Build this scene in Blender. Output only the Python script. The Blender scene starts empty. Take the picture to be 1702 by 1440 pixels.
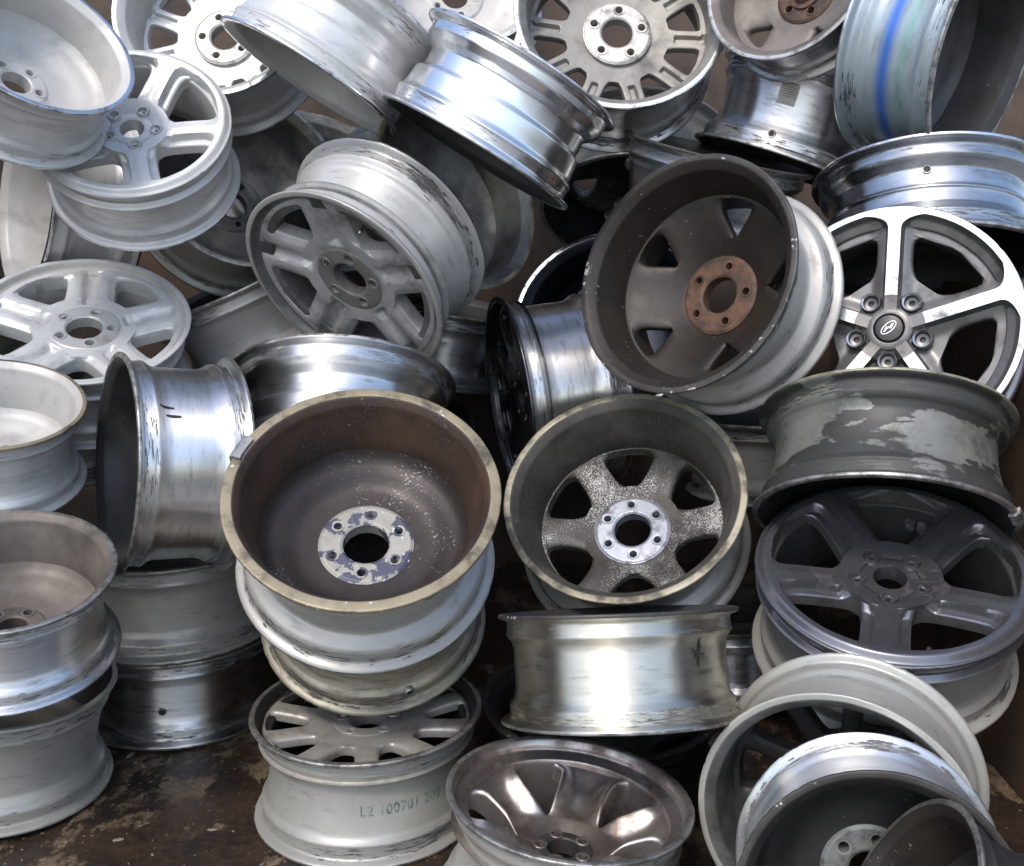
import bpy, bmesh, math, random
from mathutils import Vector, Matrix
C = bpy.context
S = C.scene
COL = S.collection
R_ = math.radians
PI = math.pi

# ------------------------------------------------------------------ camera, sky, sun, exposure
F = 1700.0; CX, CY = 851.0, 720.0          # focal length and centre in photo pixels (1702 x 1440)
CAM_H = 1.15; PITCH = R_(12.0)
cam_d = bpy.data.cameras.new('camera'); cam = bpy.data.objects.new('camera', cam_d); COL.objects.link(cam)
cam.location = (0, 0, CAM_H); cam.rotation_euler = (PI/2 - PITCH, 0, 0)
cam_d.sensor_fit = 'HORIZONTAL'; cam_d.sensor_width = 36.0; cam_d.lens = 36.0*F/1702.0
cam_d.clip_start = 0.05; cam_d.clip_end = 2000
S.camera = cam
SUN_EL, SUN_AZ = 52.0, 205.0               # azimuth clockwise from +Y (photo looks along +Y)
w = bpy.data.worlds.new('World'); S.world = w; w.use_nodes = True
wn = w.node_tree.nodes; wn.clear()
sky = wn.new('ShaderNodeTexSky'); sky.sky_type = 'NISHITA'; sky.sun_disc = False
sky.sun_elevation = R_(SUN_EL); sky.sun_rotation = R_(SUN_AZ)
sky.air_density = 1.0; sky.dust_density = 2.0; sky.ozone_density = 1.0
bg = wn.new('ShaderNodeBackground'); bg.inputs['Strength'].default_value = 0.15
wo = wn.new('ShaderNodeOutputWorld')
w.node_tree.links.new(sky.outputs[0], bg.inputs[0]); w.node_tree.links.new(bg.outputs[0], wo.inputs[0])
sd = bpy.data.lights.new('sun', 'SUN'); sd.energy = .85; sd.angle = R_(10); sd.color = (1, .955, .88)
so = bpy.data.objects.new('sun', sd); COL.objects.link(so)
_a, _e = R_(SUN_AZ), R_(SUN_EL)
sdir = Vector((math.sin(_a)*math.cos(_e), math.cos(_a)*math.cos(_e), math.sin(_e)))
so.rotation_euler = sdir.to_track_quat('Z', 'Y').to_euler()
S.view_settings.view_transform = 'Standard'; S.view_settings.look = 'None'
S.view_settings.gamma = 1; S.view_settings.exposure = 1.12
S.render.engine = 'CYCLES'
S.cycles.max_bounces = 8; S.cycles.glossy_bounces = 5; S.cycles.diffuse_bounces = 4
S.cycles.use_denoising = True

# ------------------------------------------------------------------ node materials
class NT:
    def __init__(s, m):
        s.t = m.node_tree; s.t.nodes.clear()
    def n(s, kind, **kw):
        nd = s.t.nodes.new('ShaderNode'+kind)
        for k, v in kw.items(): setattr(nd, k, v)
        return nd
    def set(s, sock, v):
        if isinstance(v, bpy.types.NodeSocket): s.t.links.new(v, sock)
        elif v is not None: sock.default_value = v
    def math(s, op, a, b=None, c=None, clamp=False):
        nd = s.n('Math', operation=op, use_clamp=clamp)
        s.set(nd.inputs[0], a)
        if b is not None: s.set(nd.inputs[1], b)
        if c is not None: s.set(nd.inputs[2], c)
        return nd.outputs[0]
    def ramp(s, v, lo, hi):
        nd = s.n('MapRange', interpolation_type='SMOOTHSTEP', clamp=True)
        s.set(nd.inputs[0], v); s.set(nd.inputs[1], lo); s.set(nd.inputs[2], hi)
        return nd.outputs[0]
    def mix(s, f, a, b):
        nd = s.n('Mix', data_type='RGBA')
        s.set(nd.inputs[0], f)
        for i, v in ((6, a), (7, b)):
            if isinstance(v, tuple): v = (*v[:3], 1.0)
            s.set(nd.inputs[i], v)
        return nd.outputs[2]
    def mixf(s, f, a, b):
        nd = s.n('Mix', data_type='FLOAT')
        s.set(nd.inputs[0], f); s.set(nd.inputs[2], a); s.set(nd.inputs[3], b)
        return nd.outputs[0]
    def noise(s, vec, scale, detail=5.0, rough=0.6, mult=None):
        if mult:
            mp = s.n('Vector' + 'Math', operation='MULTIPLY'); s.set(mp.inputs[0], vec); mp.inputs[1].default_value = mult
            vec = mp.outputs[0]
        nd = s.n('TexNoise'); s.set(nd.inputs['Vector'], vec)
        nd.inputs['Scale'].default_value = scale; nd.inputs['Detail'].default_value = detail
        nd.inputs['Roughness'].default_value = rough
        return nd.outputs[0]

def new_mat(name):
    m = bpy.data.materials.new(name); m.use_nodes = True
    return m, NT(m)

def start(t):
    tc = t.n('TexCoord'); oi = t.n('ObjectInfo')
    ad = t.n('VectorMath', operation='ADD'); t.set(ad.inputs[0], tc.outputs['Object'])
    mu = t.math('MULTIPLY', oi.outputs['Random'], 23.0)
    cb = t.n('CombineXYZ'); t.set(cb.inputs[0], mu); t.set(cb.inputs[1], mu)
    t.set(ad.inputs[1], cb.outputs[0])
    return tc.outputs['Object'], ad.outputs[0]

def metal(name, base, base2=None, metallic=0.0, rough=0.4, rough2=None, aniso=0.0, streak=0.0, vscale=7.0,
          grime=(.03, .025, .02), g_amt=0.0, g_scale=9.0, g_soft=.12, residue=0.0, g_str=.88, spec=(.6, .6, .58), spec_amt=0.0, spec_scale=170.0, spec_var=.3,
          bump=0.15, bands=None, coat=0.0, patch=None, patch_amt=0.0, patch_scale=6.0):
    """painted or bare metal: two-tone mottling, turning streaks round the axis, soft grime, torn rubber marks at the bead seats, chips"""
    m, t = new_mat(name)
    obj, P = start(t)
    base2 = base2 or tuple(c*.75 for c in base)
    v = t.noise(P, vscale, 6, .65, mult=(.6, .6, 5) if streak > .04 else None)
    col = t.mix(t.ramp(v, .35, .65), base, base2)
    ro = t.mixf(v, rough, rough2 if rough2 is not None else rough*1.35)
    met = metallic
    h = t.noise(P, 60, 4, .6)
    if bands:
        sx = t.n('SeparateXYZ'); t.set(sx.inputs[0], obj)
        for z0, wd, c, amt in bands:
            d = t.math('ABSOLUTE', t.math('SUBTRACT', t.math('ADD', sx.outputs[2], t.math('MULTIPLY', t.math('SUBTRACT', v, .5), .004)), z0))
            k = t.math('MULTIPLY', t.math('SUBTRACT', 1.0, t.ramp(d, 0.0, wd)), amt)
            col = t.mix(k, col, c)
    if streak > 0:
        st = t.noise(P, 1.0, 3, .7, mult=(2.5, 2.5, 330.0))
        st2 = t.noise(P, 1.0, 4, .7, mult=(5, 5, 60.0))
        sv = t.math('ADD', t.math('MULTIPLY', t.math('SUBTRACT', st, .5), 2*streak), t.math('MULTIPLY', t.math('SUBTRACT', st2, .5), 1.6*streak))
        hs = t.n('HueSaturation'); t.set(hs.inputs['Value'], t.math('ADD', 1.0, sv)); t.set(hs.inputs['Color'], col)
        col = hs.outputs[0]
        ro = t.math('ADD', ro, t.math('MULTIPLY', sv, .35), clamp=True)
    if patch:
        pn = t.noise(P, patch_scale, 8, .62, mult=(.8, .8, 2.2) if residue > 0 else None)
        k = t.ramp(pn, .60-.25*patch_amt, .615-.25*patch_amt)
        col = t.mix(k, col, patch); ro = t.mixf(k, ro, .5)
    if spec_amt > 0:
        sn = t.noise(P, spec_scale, 2, .5); sb = t.noise(P, 6.0, 4, .6)
        k = t.ramp(t.math('ADD', t.math('MULTIPLY', sn, .8), t.math('MULTIPLY', sb, spec_var)), .65+.5*spec_var-.25*spec_amt, .71+.5*spec_var-.25*spec_amt)
        col = t.mix(k, col, spec); h = t.math('ADD', h, t.math('MULTIPLY', k, .8))
    if g_amt > 0:
        gn = t.noise(P, g_scale, 9, .68, mult=(.7, .7, 3.5) if streak > 0 else None)
        k = t.math('MULTIPLY', t.ramp(gn, .62-.3*g_amt-g_soft, .62-.3*g_amt+g_soft), g_str)
        col = t.mix(k, col, grime); ro = t.mixf(k, ro, .62)
        met = t.mixf(t.ramp(k, .6, 1.0), met, 0.0)
    if residue > 0:
        at = t.n('Attribute', attribute_name='wear')
        rn = t.noise(P, 1.0, 6, .72, mult=(26, 26, 260)); rb = t.noise(P, 5.0, 3, .5)
        s_ = t.math('ADD', t.math('MULTIPLY', rn, .75), t.math('MULTIPLY', rb, .45))
        k = t.ramp(t.math('ADD', s_, t.math('MULTIPLY', at.outputs['Fac'], .30*residue)), .89, .925)
        col = t.mix(k, col, (.012, .012, .013)); ro = t.mixf(k, ro, .65); met = t.mixf(k, met, 0.0)
        wk = t.math('MULTIPLY', t.math('MULTIPLY', at.outputs['Fac'], rb), .55*residue, clamp=True)
        col = t.mix(wk, col, tuple(c*.45 for c in base))
        h = t.math('ADD', h, t.math('MULTIPLY', k, .5))
    bs = t.n('BsdfPrincipled')
    t.set(bs.inputs['Base Color'], col); t.set(bs.inputs['Roughness'], ro); t.set(bs.inputs['Metallic'], met)
    if coat: bs.inputs['Coat Weight'].default_value = coat; bs.inputs['Coat Roughness'].default_value = .12
    if aniso:
        tg = t.n('Tangent', direction_type='RADIAL', axis='Z')
        t.set(bs.inputs['Tangent'], tg.outputs[0])
        bs.inputs['Anisotropic'].default_value = aniso; bs.inputs['Anisotropic Rotation'].default_value = 0.25
    bp = t.n('Bump'); bp.inputs['Strength'].default_value = bump; bp.inputs['Distance'].default_value = .0015
    t.set(bp.inputs['Height'], h); t.set(bs.inputs['Normal'], bp.outputs[0])
    o = t.n('OutputMaterial'); t.set(o.inputs[0], bs.outputs[0])
    return m

M = {}
# barrels
M['machined'] = metal('machined_aluminium', (.80, .80, .80), (.74, .74, .74), 1, .34, .40, aniso=.9, streak=.07, residue=1.0, g_amt=.03, g_scale=20, g_str=.5, bump=.05)
M['machined_warm'] = metal('machined_aluminium_yellowed', (.72, .69, .60), (.64, .61, .52), 1, .36, .42, aniso=.9, streak=.06, residue=.8, g_amt=.04, g_scale=18, g_str=.5, bump=.05)
M['machined_dark'] = metal('machined_aluminium_grubby', (.64, .635, .62), (.54, .535, .52), 1, .32, .40, aniso=.9, streak=.10, residue=1.05, g_amt=.06, g_scale=16, g_str=.7, bump=.07)
M['chrome'] = metal('polished_aluminium', (.84, .85, .87), (.80, .81, .82), 1, .22, .28, aniso=.85, streak=.05, residue=.7, g_amt=.0, bump=.03)
M['chrome_dark'] = metal('polished_dark', (.50, .51, .54), (.40, .41, .43), 1, .24, .30, aniso=.85, streak=.10, residue=.9, g_amt=.05, g_str=.6, bump=.05)
M['silver'] = metal('silver_paint', (.375, .365, .34), (.325, .316, .293), .3, .34, .44, streak=.03, residue=.9, g_amt=.03, g_scale=22, g_soft=.07, g_str=.3, bump=.1)
M['silver_light'] = metal('pale_silver_paint', (.52, .52, .51), (.46, .46, .45), .25, .32, .42, streak=.03, residue=.8, g_amt=.03, g_scale=22, g_soft=.07, g_str=.3, bump=.1)
M['greygreen'] = metal('grey_green_paint', (.395, .39, .358), (.345, .34, .312), .35, .30, .40, streak=.02, residue=.8, g_amt=.03, g_scale=22, g_soft=.07, g_str=.3, bump=.1)
M['beige_metal'] = metal('beige_silver_paint', (.37, .345, .27), (.29, .265, .205), .5, .38, .5, streak=.06, residue=1.0, g_amt=.2, g_scale=24, g_str=.55, grime=(.06, .045, .03), bump=.12)
M['dark_paint'] = metal('charcoal_paint', (.055, .055, .058), (.035, .035, .037), .4, .42, .55, streak=.05, residue=.6, g_amt=.2, bump=.12)
M['patched'] = metal('torn_overspray', (.215, .218, .20), (.17, .173, .158), .3, .36, .45, residue=1.0, patch=(.045, .045, .043), patch_amt=.44, patch_scale=3.0, g_amt=.1, bump=.1)
M['black'] = metal('near_black_barrel', (.018, .018, .019), (.010, .010, .011), .1, .5, .7, residue=.3, bump=.15)  # near-black tone for the wheel under the yellowish machined one
M['white'] = metal('fade_white_paint', (.60, .60, .59), (.52, .52, .51), .25, .32, .42, streak=.02, residue=.7, g_amt=.10, g_scale=14, g_str=.3, bump=.1)  # white fade over the top left put into the paint colour
M['fade_pale_in'] = metal('fade_pale_inside', (.48, .47, .45), (.42, .41, .39), .15, .42, .55, g_amt=.05, g_str=.4, bump=.12)  # insides lightened to carry the same white fade in their colour
M['striped'] = metal('striped_blue_paint', (.36, .42, .45), (.32, .38, .41), .4, .34, .42, streak=.02, residue=.75, g_amt=.02, g_str=.4, bands=((-.014, .024, (.015, .13, .52), .88), (.024, .020, (.20, .40, .35), .6)), bump=.08)
# lips
M['lip'] = metal('scuffed_lip', (.50, .49, .47), (.34, .33, .31), .85, .36, .5, g_amt=.32, g_scale=24, spec_amt=.35, spec_scale=90, bump=.35)
M['lip_beige'] = metal('olive_beige_lip', (.29, .245, .16), (.225, .19, .125), .3, .4, .55, g_amt=.18, g_scale=18, spec_amt=.34, spec=(.58, .55, .48), spec_scale=80, bump=.35)
M['lip_olive'] = metal('olive_lip', (.30, .275, .20), (.22, .20, .14), .3, .42, .55, g_amt=.25, g_scale=14, spec_amt=.3, bump=.3)
M['lip_dark'] = metal('dark_lip', (.075, .07, .065), (.04, .038, .035), .4, .42, .6, g_amt=.2, spec_amt=.45, spec=(.5, .48, .45), spec_scale=60, bump=.35)
M['lip_bright'] = metal('bright_lip', (.74, .74, .75), (.6, .6, .6), 1, .22, .34, g_amt=.12, g_scale=30, bump=.2)
# brake-dust and plain dark interiors
M['brown'] = metal('brown_brake_dust', (.078, .045, .028), (.044, .026, .018), .15, .42, .6, g_amt=.32, g_scale=6, g_soft=.16, grime=(.024, .017, .015), spec_amt=.30, spec_var=.8, spec=(.30, .26, .22), spec_scale=220, bump=.4)
M['bowl'] = metal('dull_bowl', (.052, .040, .034), (.028, .022, .020), .3, .34, .5, vscale=5, g_amt=.34, g_scale=4, g_soft=.18, grime=(.016, .013, .014), spec_amt=.34, spec_var=.85, spec=(.30, .28, .26), spec_scale=230, bump=.4)
M['dusty'] = metal('dusty_inside', (.105, .098, .085), (.060, .055, .046), .25, .42, .6, vscale=9, g_amt=.3, g_scale=6, g_soft=.16, grime=(.035, .030, .024), spec_amt=.34, spec_var=.8, spec=(.33, .32, .29), spec_scale=260, bump=.4)
M['umber'] = metal('umber_brake_dust', (.030, .022, .016), (.016, .0125, .0105), .25, .34, .6, vscale=12, g_amt=.25, g_scale=5, g_soft=.2, spec_amt=.28, spec=(.30, .27, .24), spec_scale=120, bump=.35)
M['taupe'] = metal('taupe_brake_dust', (.19, .165, .145), (.14, .12, .105), .2, .45, .6, g_amt=.2, g_scale=5, g_soft=.2, spec_amt=.12, bump=.2)
M['charcoal'] = metal('charcoal_dust', (.064, .064, .066), (.044, .044, .047), .2, .48, .6, g_amt=.2, g_soft=.2, spec_amt=.26, spec=(.3, .3, .3), spec_scale=110, bump=.25)
M['navy'] = metal('blue_black_inside', (.045, .052, .075), (.028, .032, .048), .7, .24, .36, streak=.1, bump=.1)
M['black_in'] = metal('black_inside', (.02, .019, .019), (.013, .012, .012), .1, .55, .7, spec_amt=.26, spec=(.3, .3, .3), spec_scale=120, bump=.3)  # plain near-black inside, also used to darken gaps and openings
M['grey_in'] = metal('grey_inside', (.22, .225, .22), (.16, .165, .16), .4, .42, .55, g_amt=.25, g_soft=.2, bump=.15)
# faces and hubs
M['face_silver'] = metal('silver_face', (.48, .48, .47), (.42, .42, .41), .25, .34, .44, g_amt=.08, g_soft=.2, bump=.12)
M['face_warm'] = metal('warm_silver_face', (.46, .44, .40), (.40, .38, .34), .5, .38, .48, g_amt=.16, g_soft=.16, grime=(.08, .05, .03), bump=.12)
M['face_graphite'] = metal('graphite_face', (.165, .165, .182), (.125, .125, .138), .7, .22, .34, g_amt=.06, patch=(.22, .22, .235), patch_amt=.0, patch_scale=9, bump=.08, coat=.5)
M['face_grey'] = metal('grey_pockets', (.17, .165, .16), (.13, .127, .123), .55, .34, .45, g_amt=.15, bump=.1)
M['bright'] = metal('diamond_cut', (.60, .60, .61), (.50, .50, .51), 1, .2, .34, aniso=.4, streak=.05, g_amt=.06, g_scale=14, bump=.06)
M['bronze'] = metal('bronzed_chrome', (.62, .57, .54), (.44, .385, .35), .9, .26, .40, vscale=8, g_amt=.22, g_scale=8, g_soft=.14, grime=(.07, .048, .038), bump=.1)
M['black_chrome'] = metal('black_chrome', (.12, .12, .125), (.06, .06, .065), .9, .18, .32, g_amt=.2, bump=.08)
M['gritty'] = metal('flaking_dust', (.095, .09, .078), (.055, .05, .043), .3, .5, .6, spec_amt=.80, spec_var=.75, spec=(.36, .36, .34), spec_scale=330, g_amt=.15, bump=.7)
M['taupe_paint'] = metal('taupe_paint', (.28, .265, .24), (.235, .222, .20), .35, .42, .52, g_amt=.06, g_soft=.2, bump=.1)
M['hub_pale'] = metal('pale_hub', (.52, .50, .46), (.44, .42, .39), .5, .4, .5, g_amt=.12, g_scale=24, bump=.25)
M['hub_rust'] = metal('rusty_hub', (.135, .066, .036), (.050, .030, .022), .1, .6, .75, g_amt=.25, g_scale=30, spec_amt=.28, spec=(.26, .16, .09), vscale=22, bump=.6)
M['hub_corroded'] = metal('corroded_hub', (.36, .345, .31), (.27, .255, .22), .3, .5, .6, patch=(.075, .08, .115), patch_amt=.36, patch_scale=24, spec_amt=.45, spec=(.6, .6, .62), spec_scale=75, bump=.6)
M['hub_blue'] = metal('bare_hub', (.36, .38, .43), (.29, .31, .36), .5, .36, .46, g_amt=.1, g_scale=30, bump=.2)
M['hub_dark'] = metal('dark_hub', (.06, .058, .056), (.04, .04, .04), .3, .45, .6, g_amt=.2, bump=.3)
M['hub_grey'] = metal('grey_hub', (.25, .26, .255), (.19, .195, .19), .4, .45, .55, g_amt=.2, g_scale=22, spec_amt=.2, bump=.3)
M['rubber'] = metal('rubber', (.012, .012, .012), None, 0, .55, .7)
M['brass'] = metal('brass_valve', (.62, .56, .46), None, 1, .3, .4)
M['lead'] = metal('lead_weight', (.33, .33, .33), (.24, .24, .24), .5, .42, .55, g_amt=.25, g_scale=40, bump=.5)
M['cap'] = metal('cap_plastic', (.05, .05, .05), (.04, .04, .04), .2, .36, .45, g_amt=.06)
M['ink_green'] = metal('green_ink', (.022, .10, .07), (.24, .28, .25), 0, .55, .6, vscale=90)
M['ink_black'] = metal('black_ink', (.02, .02, .022), None, 0, .6)
M['ink_orange'] = metal('orange_ink', (.7, .25, .04), None, 0, .6)
M['paper'] = metal('paper_label', (.42, .40, .35), (.34, .32, .28), 0, .6, .7, vscale=30)

# ------------------------------------------------------------------ mesh helpers
def finish(name, verts, faces, mats, midx=None, parent=None, wear=None, weld=1e-5, sharp=38):
    me = bpy.data.meshes.new(name); me.from_pydata(verts, [], faces)
    if wear is not None:
        at = me.attributes.new('wear', 'FLOAT', 'POINT'); at.data.foreach_set('value', wear)
    for m in mats: me.materials.append(m)
    if midx is not None: me.polygons.foreach_set('material_index', midx)
    bm = bmesh.new(); bm.from_mesh(me)
    if weld:
        bmesh.ops.remove_doubles(bm, verts=bm.verts, dist=weld)
        bmesh.ops.dissolve_degenerate(bm, edges=bm.edges, dist=1e-6)
    bmesh.ops.recalc_face_normals(bm, faces=bm.faces)
    bm.to_mesh(me); bm.free()
    me.polygons.foreach_set('use_smooth', [True]*len(me.polygons))
    me.set_sharp_from_angle(angle=R_(sharp))
    o = bpy.data.objects.new(name, me); COL.objects.link(o)
    if parent is not None: o.parent = parent
    return o

def lathe(name, prof, mats, parent=None, seg=48, closed=False, zones=None, wears=None, jitter=0, loc=None, sharp=38, rnd=None, nick=None):
    """prof: (r, z) points; closed: joins last to first"""
    n = len(prof); verts = []; wear = []
    ph = [(rnd or random).random()*6.28 for _ in range(6)]
    dents = [(rnd.random()*2*PI, rnd.uniform(.002, .018), rnd.uniform(.0003, .0012), rnd.choice((0, 1))) for _ in range(40)] if nick else []
    dv = [[sum(dp*max(0, 1-(abs((2*PI*k/seg-a+PI) % (2*PI)-PI)/(w_+.012))**2) for a, w_, dp, e in dents if e == end) for k in range(seg)] for end in (0, 1)] if nick else None
    for i, (r, z) in enumerate(prof):
        for k in range(seg):
            a = 2*PI*k/seg
            rr = r
            if jitter: rr += jitter*(math.sin(2*a+ph[0]) + .6*math.sin(3*a+ph[1]) + .35*math.sin(7*a+ph[2]) + .25*math.sin(13*a+ph[3]))
            if nick and nick[i]: rr -= dv[nick[i]-1][k]
            verts.append((rr*math.cos(a), rr*math.sin(a), z)); wear.append(wears[i] if wears else 0)
    faces = []; mi = []
    for i in range(n if closed else n-1):
        j = (i+1) % n
        for k in range(seg):
            l = (k+1) % seg
            faces.append((i*seg+k, i*seg+l, j*seg+l, j*seg+k)); mi.append(zones[i] if zones else 0)
    o = finish(name, verts, faces, mats, mi, parent, wear if wears else None, sharp=sharp)
    if loc: o.location = loc
    return o

def fillet(pts, rad=.0035, n=3):
    """round the corners of a closed profile of (s, drop, wear, zone) points"""
    out = []; N = len(pts)
    for i in range(N):
        a, b, c = pts[i-1], pts[i], pts[(i+1) % N]
        la = math.hypot(a[0]-b[0], a[1]-b[1]); lc = math.hypot(c[0]-b[0], c[1]-b[1])
        if la < 1e-6 or lc < 1e-6: out.append(b); continue
        ca = ((a[0]-b[0])*(c[0]-b[0]) + (a[1]-b[1])*(c[1]-b[1]))/(la*lc)
        if ca < -.995: out.append(b); continue
        rr = rad*(3.0 if min(la, lc) > .02 else 1.0)
        ka = min(.42, rr/la); kc = min(.42, rr/lc)
        p0 = (b[0]+(a[0]-b[0])*ka, b[1]+(a[1]-b[1])*ka); p1 = (b[0]+(c[0]-b[0])*kc, b[1]+(c[1]-b[1])*kc)
        for q in range(n+1):
            u = q/n
            x = (1-u)**2*p0[0] + 2*u*(1-u)*b[0] + u*u*p1[0]; y = (1-u)**2*p0[1] + 2*u*(1-u)*b[1] + u*u*p1[1]
            z_ = (a[3] if u < .5 else b[3])
            out.append((x, y, b[2], b[3] if q == n else z_))
    return out

MID = {'hour': [(.066, .027, .1), (.095, .033, .05), (.125, .0355, .05), (.148, .034, .08), (.162, .027, .3)],
       'step': [(.075, .026, .1), (.098, .028, .05), (.107, .040, .05), (.145, .041, .05), (.158, .026, .3)],
       'cone': [(.064, .025, .2), (.072, .029, .1), (.142, .045, .05), (.152, .044, .1), (.163, .027, .3)],
       'flat': [(.058, .0255, .2), (.066, .0275, .1), (.105, .028, .05), (.146, .0285, .05), (.160, .0255, .3)],
       'ridge': [(.060, .027, .2), (.068, .034, .1), (.098, .034, .05), (.103, .030, .2), (.111, .036, .1), (.150, .036, .1), (.163, .025, .4)]}

def outer_prof(W, kind, flip):
    k = W/.21
    P = [(.0095, .004, .5), (.0125, .0145, .9), (.016, .0172, 1), (.035, .0162, 1), (.0405, .0142, .8), (.046, .0178, .6), (.053, .0235, .35)]
    mid = [(s, d, w_) for s, d, w_ in MID[kind]]
    Q = [(.210-.044, .0215, .5), (.210-.036, .0162, .9), (.210-.017, .0172, 1), (.210-.0125, .0145, .9), (.210-.0095, .004, .5)]
    allp = P + mid + Q
    if flip: allp = [(.210-s, d, w_) for s, d, w_ in reversed(allp)]
    out = []
    for s, d, w_ in allp:
        s2 = s if s < .02 else (W-(.21-s) if s > .19 else .02+(s-.02)*(W-.04)/.17)
        out.append((s2, d, w_))
    return out

def drop_at(prof, s):
    for a, b in zip(prof, prof[1:]):
        if a[0] <= s <= b[0]: return a[1] + (b[1]-a[1])*(s-a[0])/max(1e-9, b[0]-a[0])
    return 0.0

class Rim: pass

def make_rim(root, R, W, kind, flip, mats, lipw, rnd, sc, ddn):
    op = outer_prof(W/sc, kind, flip)
    Wn = W/sc
    smp = [Wn*i/60 for i in range(61)]; dp = [max(drop_at(op, t), lipw) if .0095 < t < Wn-.0095 else lipw for t in smp]
    def inner(s):          # smooth inside: only narrows from the near lip to the disc, and from the far lip to the disc
        def mx(s): return max(d for t, d in zip(smp, dp) if t <= s+.034) if s < ddn else max(d for t, d in zip(smp, dp) if t >= s-.016)
        if s > ddn: return mx(s) + .0058
        if ddn < .06: return lipw + .006
        return sum(mx(max(0, s+.026*q/6)) for q in range(-6, 7))/13 + .0058
    pts = [(0, lipw, .2, 1), (0, .0016, .3, 1), (.0016, 0, .3, 1), (.0065, 0, .4, 0)]
    pts += [(s, d, w_, 0) for s, d, w_ in op]
    pts += [(Wn-.0065, 0, .4, 3), (Wn-.0016, 0, .3, 3), (Wn, .0016, .3, 3), (Wn, lipw, .2, 2)]
    N = 22
    ins = []
    for i in range(N+1):
        s = .014 + (Wn-.028)*i/N
        ins.append((s, max(inner(s), lipw+.006)))
    for s, d in reversed(ins): pts.append((s, d, .1, 2))
    pr = fillet(pts)
    prof = [((R-d*sc), W/2-s*sc) for s, d, _, _ in pr]
    lathe('barrel', prof, mats, root, seg=192, closed=True, nick=[(1 if p[0] < .5*Wn else 2) if p[1] < .003 else 0 for p in pr], zones=[p[3] for p in pr], wears=[p[2] for p in pr], jitter=.0006, rnd=rnd)
    r = Rim(); r.inner = lambda s: R - sc*max(inner(s/sc), lipw+.006); r.outer = lambda s: R - sc*drop_at(op, s/sc)
    return r

def grid_disc(name, r0, r1, N, wins, zf, thick, crown, matf, mats, parent, breaks=(), nt=9, bev=.005, bevd=.004, nr=10, edges=(True, True), tfun=None):
    """a disc of N equal sectors with real openings: rows run along the radius, columns fill the metal between the openings"""
    bs = sorted(set([r0, r1] + [b for b in breaks if r0 < b < r1])); rows = []
    for a, b in zip(bs, bs[1:]):
        for i in range(nr): rows.append(a + (b-a)*.5*(1-math.cos(PI*i/nr)))
    rows.append(r1)
    P = 2*PI/N; nw = len(wins); verts = []; faces = []; mi = []
    ts = [.5*(1-math.cos(PI*i/(nt-1))) for i in range(nt)]
    for sec in range(N):
        for g in range(nw):
            c0, f0 = wins[g]; c1, f1 = wins[(g+1) % nw]
            base = len(verts); wz = []
            for r in rows:
                h0, h1 = f0(r), f1(r)
                o0 = c0(r) if callable(c0) else c0; o1 = c1(r) if callable(c1) else c1
                a0 = sec*P + o0*P + h0
                a1 = sec*P + o1*P + (P if g == nw-1 else 0) - h1
                wz.append((h0 > 1e-6, h1 > 1e-6))
                for t in (tfun(r, r*(a1-a0)) if tfun else ts):
                    a = a0 + (a1-a0)*t
                    de = 1.0
                    if h0 > 1e-6: de = min(de, r*abs(a-a0))
                    if h1 > 1e-6: de = min(de, r*abs(a1-a))
                    z = zf(r) + crown(r, t, de, r*(a1-a0), g)
                    if de < bev: z -= bevd*(1-math.sqrt(max(0, 1-(1-de/bev)**2)))
                    verts.append((r*math.cos(a), r*math.sin(a), z))
                    verts.append((r*math.cos(a), r*math.sin(a), zf(r)-thick))
            V = lambda i, j, b: base + (i*nt+j)*2 + b
            for i in range(len(rows)-1):
                rm = .5*(rows[i]+rows[i+1])
                if tfun: hA, hB = f0(rm), f1(rm); ts = tfun(rm, rm*(P-hA-hB))
                for j in range(nt-1):
                    faces.append((V(i, j, 0), V(i+1, j, 0), V(i+1, j+1, 0), V(i, j+1, 0))); mi.append(matf(rm, .5*(ts[j]+ts[j+1]), g))
                    faces.append((V(i, j, 1), V(i, j+1, 1), V(i+1, j+1, 1), V(i+1, j, 1))); mi.append(0)
                for e, j in ((0, 0), (1, nt-1)):
                    if wz[i][e] or wz[i+1][e]:
                        faces.append((V(i, j, 0), V(i, j, 1), V(i+1, j, 1), V(i+1, j, 0))); mi.append(min(1, len(mats)-1))
            for i, on in ((0, edges[0]), (len(rows)-1, edges[1])):
                if on:
                    for j in range(nt-1):
                        faces.append((V(i, j, 0), V(i, j+1, 0), V(i, j+1, 1), V(i, j, 1))); mi.append(0)
    return finish(name, verts, faces, mats, mi, parent, weld=2e-5, sharp=45)

def slot(N, sw, a, b, p, p2=None, frac=1.0):
    def f(r):
        if r <= a or r >= b: return 0.0
        s = (r-a)/(b-a); q = p if s < .5 else (p2 or p)
        k = max(0, 1-abs(2*s-1)**q)**(1.0/q)
        w_ = sw(r) if callable(sw) else sw
        return max(0.0, frac*PI/N - math.asin(min(1, w_/2/r)))*k
    return f
def circ(pcd, rl):
    return lambda r: math.asin(min(1, math.sqrt(max(0, rl*rl-(r-pcd)**2))/r))
sst = lambda a, b, x: (lambda u: u*u*(3-2*u))(min(1, max(0, (x-a)/(b-a))))

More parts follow.
